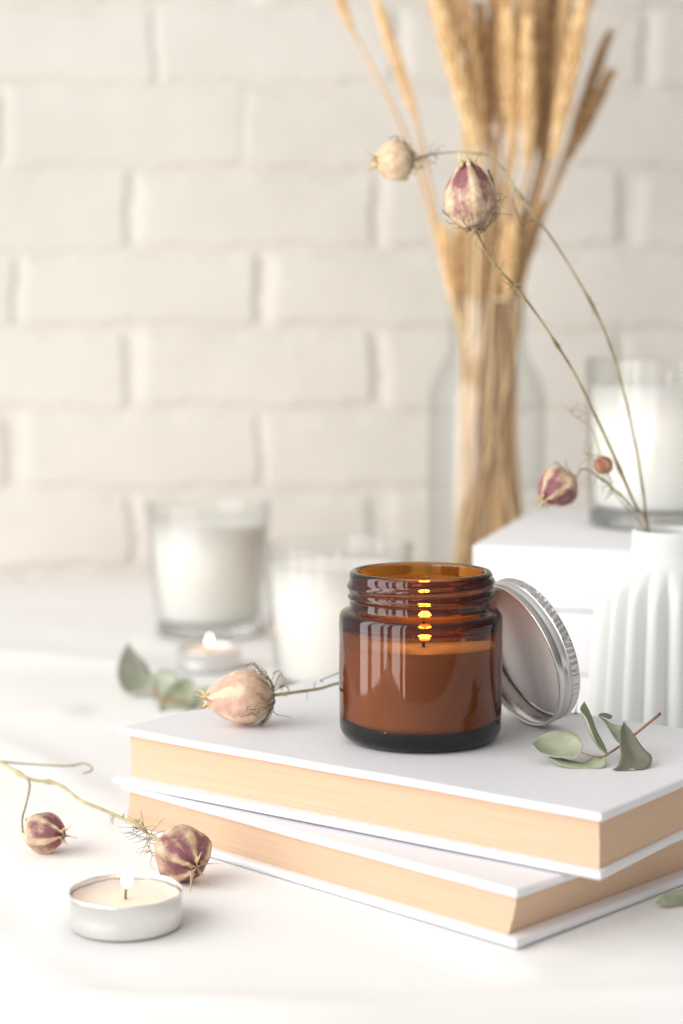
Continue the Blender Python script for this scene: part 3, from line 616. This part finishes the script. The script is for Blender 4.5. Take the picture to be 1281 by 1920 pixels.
# ------------------------------------------------------------------ eucalyptus
def leaf(parent, off, A, B, m, bulge=.25, n=18, mid=None):
    A = spline(A, n); B = spline(B, n); V = []; F = []; k = 9
    for i in range(n):
        a, b = A[i], B[i]; ax = (A[min(i+1, n-1)]-A[max(i-1, 0)]); nn = ax.cross(b-a); nn = nn.normalized() if nn.length > 1e-6 else Vector((0, 0, 0))
        wdt = (b-a).length
        for j in range(k):
            t = j/(k-1); p = a.lerp(b, t)+nn*bulge*wdt*(4*t*(1-t))-nn*.035*wdt*math.exp(-((t-.5)/.08)**2); V.append(p)
    for i in range(n-1):
        for j in range(k-1): F.append((i*k+j, i*k+j+1, (i+1)*k+j+1, (i+1)*k+j))
    mb = MB(); mb.add(V, F); o = mb.build('leaf', m, parent, off)
    s = o.modifiers.new('thickness', 'SOLIDIFY'); s.thickness = .022*S; s.offset = 0; return o
def L3(pts): return [ony(*p) for p in pts]
o_ = onz(1120, 1440, ZT); e1 = thing('eucalyptus_sprig', 'small eucalyptus sprig with curled grey green leaves on the upper book', 'eucalyptus', o_)
mb = MB(); mb.add(*tube(spline(L3([(1238, 1338, 68.2), (1215, 1357, 67.6), (1193, 1375, 67.1), (1165, 1397, 66.4), (1141, 1413, 65.9), (1130, 1419, 65.7), (1107, 1417, 65.6), (1087, 1409, 65.6)]), 24), [.06-.0015*i for i in range(24)], 7)); mb.build('stem', M['twig'], e1, o_)
leaf(e1, o_, L3([(1088, 1410, 65.6), (1093, 1395, 66.0), (1078, 1376, 66.5), (1045, 1369, 66.8), (1015, 1379, 66.6), (998, 1395, 66.0)]), L3([(1088, 1410, 65.6), (1080, 1421, 65.3), (1058, 1421, 65.4), (1035, 1419, 65.5), (1012, 1410, 65.7), (998, 1395, 66.0)]), M['leaf'], -.12)
leaf(e1, o_, L3([(1133, 1419, 65.7), (1112, 1421, 66.0), (1090, 1431, 66.1), (1070, 1427, 66.1), (1050, 1421, 66.1), (1028, 1419, 65.9)]), L3([(1133, 1419, 65.7), (1137, 1434, 65.3), (1120, 1442, 65.1), (1085, 1441, 65.12), (1052, 1436, 65.3), (1028, 1419, 65.9)]), M['leaf'], .10)
leaf(e1, o_, L3([(1141, 1417, 65.9), (1121, 1396, 66.1), (1109, 1370, 66.2), (1099, 1345, 66.4), (1088, 1330, 66.6), (1096, 1315, 66.8)]), L3([(1141, 1417, 65.9), (1133, 1396, 66.9), (1119, 1370, 67.4), (1110, 1345, 67.5), (1103, 1328, 67.2), (1096, 1315, 66.8)]), M['leaf'], .15)
leaf(e1, o_, L3([(1167, 1398, 66.4), (1156, 1389, 66.8), (1145, 1372, 67.0), (1134, 1354, 67.2), (1121, 1340, 67.6)]), L3([(1167, 1398, 66.4), (1176, 1380, 67.0), (1168, 1363, 67.3), (1148, 1357, 67.5), (1121, 1340, 67.6)]), M['leaf'], .15)
leaf(e1, o_, L3([(1121, 1341, 67.6), (1128, 1337, 67.8), (1140, 1338, 68), (1149, 1343, 68.1)]), L3([(1121, 1341, 67.6), (1130, 1343, 67.5), (1143, 1348, 67.6), (1149, 1343, 68.1)]), M['leaf_shaded'], .1)
leaf(e1, o_, L3([(1170, 1353, 66.6), (1163, 1370, 66.3), (1162, 1395, 65.8), (1164, 1418, 65.4), (1158, 1436, 65.0), (1148, 1443, 64.7)]), L3([(1170, 1353, 66.6), (1187, 1374, 66.5), (1206, 1402, 66.1), (1223, 1421, 65.7), (1208, 1442, 65.0), (1148, 1443, 64.7)]), M['leaf_shaded'], -.12)
# blurred sprig behind the books at left
o_ = onz(300, 1330, 0); e2 = thing('eucalyptus_sprig', 'blurred eucalyptus leaves on the cloth behind the left end of the books', 'eucalyptus', o_)
leaf(e2, o_, L3([(283, 1290, 100), (238, 1300, 99.5), (221, 1270, 100), (225, 1235, 101), (240, 1205, 102)]), L3([(283, 1290, 100), (285, 1268, 102), (275, 1245, 102.5), (255, 1225, 102.5), (240, 1205, 102)]), M['leaf_pale'], .1)
leaf(e2, o_, L3([(283, 1290, 100), (285, 1265, 101), (305, 1254, 101.5), (330, 1262, 101), (350, 1285, 100)]), L3([(283, 1290, 100), (285, 1308, 98.5), (305, 1312, 98.3), (330, 1308, 98.3), (350, 1285, 100)]), M['leaf_pale'], .12)
leaf(e2, o_, L3([(300, 1335, 96), (300, 1310, 97), (320, 1285, 98), (345, 1270, 99), (362, 1275, 99)]), L3([(300, 1335, 96), (330, 1345, 95.8), (360, 1325, 96.5), (372, 1300, 97.5), (362, 1275, 99)]), M['leaf'], .1)
leaf(e2, o_, L3([(360, 1310, 97), (375, 1290, 98), (395, 1285, 98.5)]), L3([(360, 1310, 97), (380, 1325, 96.5), (395, 1285, 98.5)]), M['leaf_pale'], .1)
mb = MB(); mb.add(*tube(spline([onz(283, 1290, .9), onz(310, 1310, .5), onz(350, 1318, .3), onz(380, 1320, .2)], 10), .07, 6)); mb.build('stem', M['twig'], e2, o_)
# single leaf by the right edge
o_ = onz(1265, 1690, 0); e3 = thing('eucalyptus_leaf', 'single grey green leaf lying on the cloth at the right edge by the lower book', 'leaf', o_)
leaf(e3, o_, [onz(1229, 1693, .08), onz(1240, 1681, .35), onz(1262, 1671, .45), onz(1290, 1665, .5), onz(1320, 1672, .3)], [onz(1229, 1693, .08), onz(1250, 1698, .1), onz(1275, 1694, .12), onz(1300, 1690, .12), onz(1320, 1672, .3)], M['leaf'], .1)
# tiny dark filaments on the far edge of the upper book
o_ = onz(1075, 1338, ZT); tw = thing('dry_filament', 'tiny dark dried filaments on the far edge of the upper book behind the lid', 'dried flower', o_)
mb = MB(); hairs(mb, onz(1062, 1334, ZT+.1), onz(1088, 1338, ZT+.1), 7, .7, rg, .02); mb.build('filament', M['fibre'], tw, o_)

# ------------------------------------------------------------------ clear vase with wheat
p = onz(910, 1188, 0); GX, GY = p.x, p.y; kz = lambda y: ony(910, y, GY).z
zr, zs, zn = kz(556), kz(735), kz(640)
gv = thing('glass_vase', 'clear glass bottle vase full of wheat in front of the brick wall', 'vase', (GX, GY, 0))
rb = 3.95; rn = 2.62; t = .28
a = MB(); a.add(*lathe([(0, .3), (2.5, .15), (3.4, 0), (3.8, .15), (rb, .6), (rb, zs-.8), (rb-.05, zs), (rb-.35, zs+1.0), (rb-.85, zs+1.8), (rn+.1, zs+2.6), (rn-.05, zs+3.3), (rn, zn+1.5), (rn+.05, zr-.3), (rn+.12, zr-.12), (rn+.05, zr), (rn-.12, zr), (rn-.2, zr-.2), (rn-t, zn+1.5), (rn-t, zs+3.3), (rn-.15, zs+2.5), (rb-.95-t, zs+1.6), (rb-.35-t, zs+.7), (rb-t, zs-.4), (rb-t, 1.2), (rb-.6, .8), (0, .75)], 96)); a.build('glass', M['thin_glass'], gv)

def ear_mesh(seed, mname):
    r_ = random.Random(seed); mb = MB(); L = 9.0; rows = 16
    for i in range(rows):
        t = i/rows; z = t*L*.97; wv = .62*(math.sin(math.pi*min(1, (t+.12)*.86))**.7*min(1, .25+t*3.2))+.05
        for k in range(6):
            an = k*math.pi/3+(i % 2)*math.pi/6+r_.uniform(-.12, .12); out = wv*r_.uniform(.40, .62)
            b0 = Vector((math.cos(an)*out*.4, math.sin(an)*out*.4, z)); dd = Vector((math.cos(an)*.48, math.sin(an)*.48, 1)).normalized()
            kl = r_.uniform(.85, 1.15)*(.5+.6*wv); kr = min(1, .45+t*3)
            pts = [b0, b0+dd*kl*.35+Vector((math.cos(an), math.sin(an), 0))*.09, b0+dd*kl*.75, b0+dd*kl*1.1]
            mb.add(*tube(spline(pts, 6), [.05, .15*kr, .18*kr, .13*kr, .06, .012], 6, .8))
            if r_.random() < .5:
                mb.add(*tube([pts[-1], pts[-1]+dd*r_.uniform(.5, 1.9)], [.02, .006], 3))
    mb.add(*tube([(0, 0, -.1), (0, 0, L)], .09, 6)); o = mb.build('ear', M[mname]); me = o.data; bpy.data.objects.remove(o); return me
EARS = {(s, m_): ear_mesh(s, m_) for s in (1, 2) for m_ in ('ear', 'ear_dark')}
LAB = {'left': 'leftmost wheat stalk, curving out alone to the left with its ear cut by the frame',
       'second': 'second wheat stalk from the left with a slim golden ear',
       'front': 'thick pale golden wheat ear on the left side of the dense bunch',
       'right': 'pale golden wheat ear leaning right on the right side of the bunch',
       'darkhigh': 'brown wheat ear leaning right, its tip the higher of the two rightmost',
       'darklow': 'brown wheat ear furthest right and lower, leaning out of the bunch',
       'bunch': 'dried golden wheat stalk inside the dense bunch in the clear glass vase',
       'low': 'short wheat stalk whose ear sits just above the rim of the clear vase'}
W_ = [  # ear base px, ear tip px, depth offset, material, kind
 ((662, 62), (612, -70), -1.0, 'ear', 'left', .62), ((784, 235), (704, -5), -1.5, 'ear', 'second', .66),
 ((897, 285), (812, -30), -2.6, 'ear', 'front', 1.0), ((878, 205), (795, -90), -1.8, 'ear', 'bunch', 1.0), ((905, 250), (860, -60), -1.5, 'ear', 'bunch', 1), ((862, 130), (800, -160), -.5, 'ear', 'bunch', 1),
 ((920, 290), (900, 0), -.6, 'ear_dark', 'bunch', .9), ((940, 255), (925, -60), .4, 'ear_dark', 'bunch', .9), ((962, 310), (952, 10), -1.6, 'ear', 'bunch', .9), ((958, 235), (985, -60), 1.0, 'ear_dark', 'bunch', .9),
 ((990, 315), (990, 25), -1.9, 'ear', 'bunch', .9), ((1002, 280), (1015, -20), -.3, 'ear_dark', 'bunch', .95), ((1008, 225), (1048, -90), .8, 'ear_dark', 'bunch', .9), ((1016, 305), (1030, 30), .3, 'ear_dark', 'bunch', .95),
 ((1036, 300), (1100, -25), -1.8, 'ear', 'right', 1.0), ((1030, 240), (1072, -80), .4, 'ear', 'bunch', .9), ((1064, 300), (1148, 128), .9, 'ear_dark', 'darklow', .8), ((1072, 255), (1146, 52), 1.8, 'ear_dark', 'darkhigh', .7), ((1048, 215), (1110, -60), 1.2, 'ear_dark', 'bunch', .9),
 ((940, 200), (950, -110), -.9, 'ear', 'bunch', .9), ((975, 190), (1000, -120), -.8, 'ear', 'bunch', .9),
 ((852, 560), (832, 418), -1.6, 'ear', 'low', .95), ((872, 560), (862, 400), -.8, 'ear', 'low', .95), ((908, 545), (896, 400), .6, 'ear', 'low', .9), ((975, 550), (985, 395), -.3, 'ear_dark', 'low', .9), ((952, 560), (962, 410), -1.4, 'ear', 'low', .95), ((925, 520), (915, 370), .9, 'ear_dark', 'low', .9), ((985, 500), (1018, 375), .8, 'ear', 'low', .8)]
rw_ = random.Random(12)
order = sorted(range(len(W_)), key=lambda i: W_[i][0][0]); N = len(W_)
for rank, i in enumerate(order):
    (bx, by), (tx, ty), dy, mt, kind, wid = W_[i]
    u = (rank+.5)/N
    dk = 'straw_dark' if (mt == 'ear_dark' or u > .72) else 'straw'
    foot = ony(842+135*(u*.8+.2*rw_.random()), 1150, GY+rw_.uniform(-2, 1.5)); foot.z = rw_.uniform(.9, 1.3)
    foot.x = GX+max(-3.2, min(3.2, foot.x-GX))
    waist = ony(862+102*(u*.75+.25*rw_.random()), 700, GY+dy*.35+rw_.uniform(-.5, .5))
    rim = ony(862+104*(u*.85+.15*rw_.random()), 575, GY+dy*.45+rw_.uniform(-.5, .5))
    for q in (waist, rim):
        rr = Vector((q.x-GX, q.y-GY, 0))
        if rr.length > 2.05: rr *= 2.05/rr.length; q.x, q.y = GX+rr.x, GY+rr.y
    eb = ony(bx, by, GY+dy); et = ony(tx, ty, GY+dy*1.4)
    base = Vector((GX, GY, 1.0)); ed = (et-eb)
    th = thing('wheat_stalk', LAB[kind], 'wheat', foot, 'dried wheat stalks in the clear glass vase')
    mid_ = rim.lerp(eb, .5)+Vector((0, 0, 0)) if (eb-rim).length > 3 else None
    pts = [foot, waist, rim]
    if kind in ('left', 'second'): pts = [foot, waist, ony(845+rank*6, 560, GY+dy*.5), ony(800 if kind == 'second' else 770, 320 if kind == 'second' else 280, GY+dy)] if True else pts
    pts += [eb] if (eb-rim).length > .6 else []
    pts.append(eb+ed.normalized()*.5)
    mb = MB(); mb.add(*tube(spline(pts, 26), [.19-.003*k for k in range(26)], 7)); mb.build('stem', M[dk], th, foot)
    me = EARS[(1+i % 2, mt)]; eo = bpy.data.objects.new('ear', me); C.objects.link(eo); eo.parent = th
    s_ = ed.length/9.0; w2 = wid*(1.0 if kind != 'low' else .85)*1.06
    M4 = (frame(ed, rw_.uniform(0, 6))@Matrix.Diagonal((w2, w2, s_))).to_4x4(); M4.translation = (eb-foot)*S; eo.matrix_local = M4
# extra bare straws in the vase
for i in range(36):
    u = (i+.5)/36; foot = Vector((GX+rw_.uniform(-3.1, 3.1), GY+rw_.uniform(-2.2, 2.2), 1.0)); top_ = ony(855+120*u, rw_.uniform(300, 520), GY+rw_.uniform(-2, 2)); w1 = ony(862+108*u, 640, GY+rw_.uniform(-1.2, 1.2))
    th = thing('straw', 'bare straw without an ear among the wheat in the clear glass vase', 'straw', foot, 'bare straws in the clear glass vase')
    mb = MB(); mb.add(*tube(spline([foot, w1, top_], 16), .16, 7)); mb.build('stem', M['straw' if rw_.random() < .6 else 'straw_dark'], th, foot)
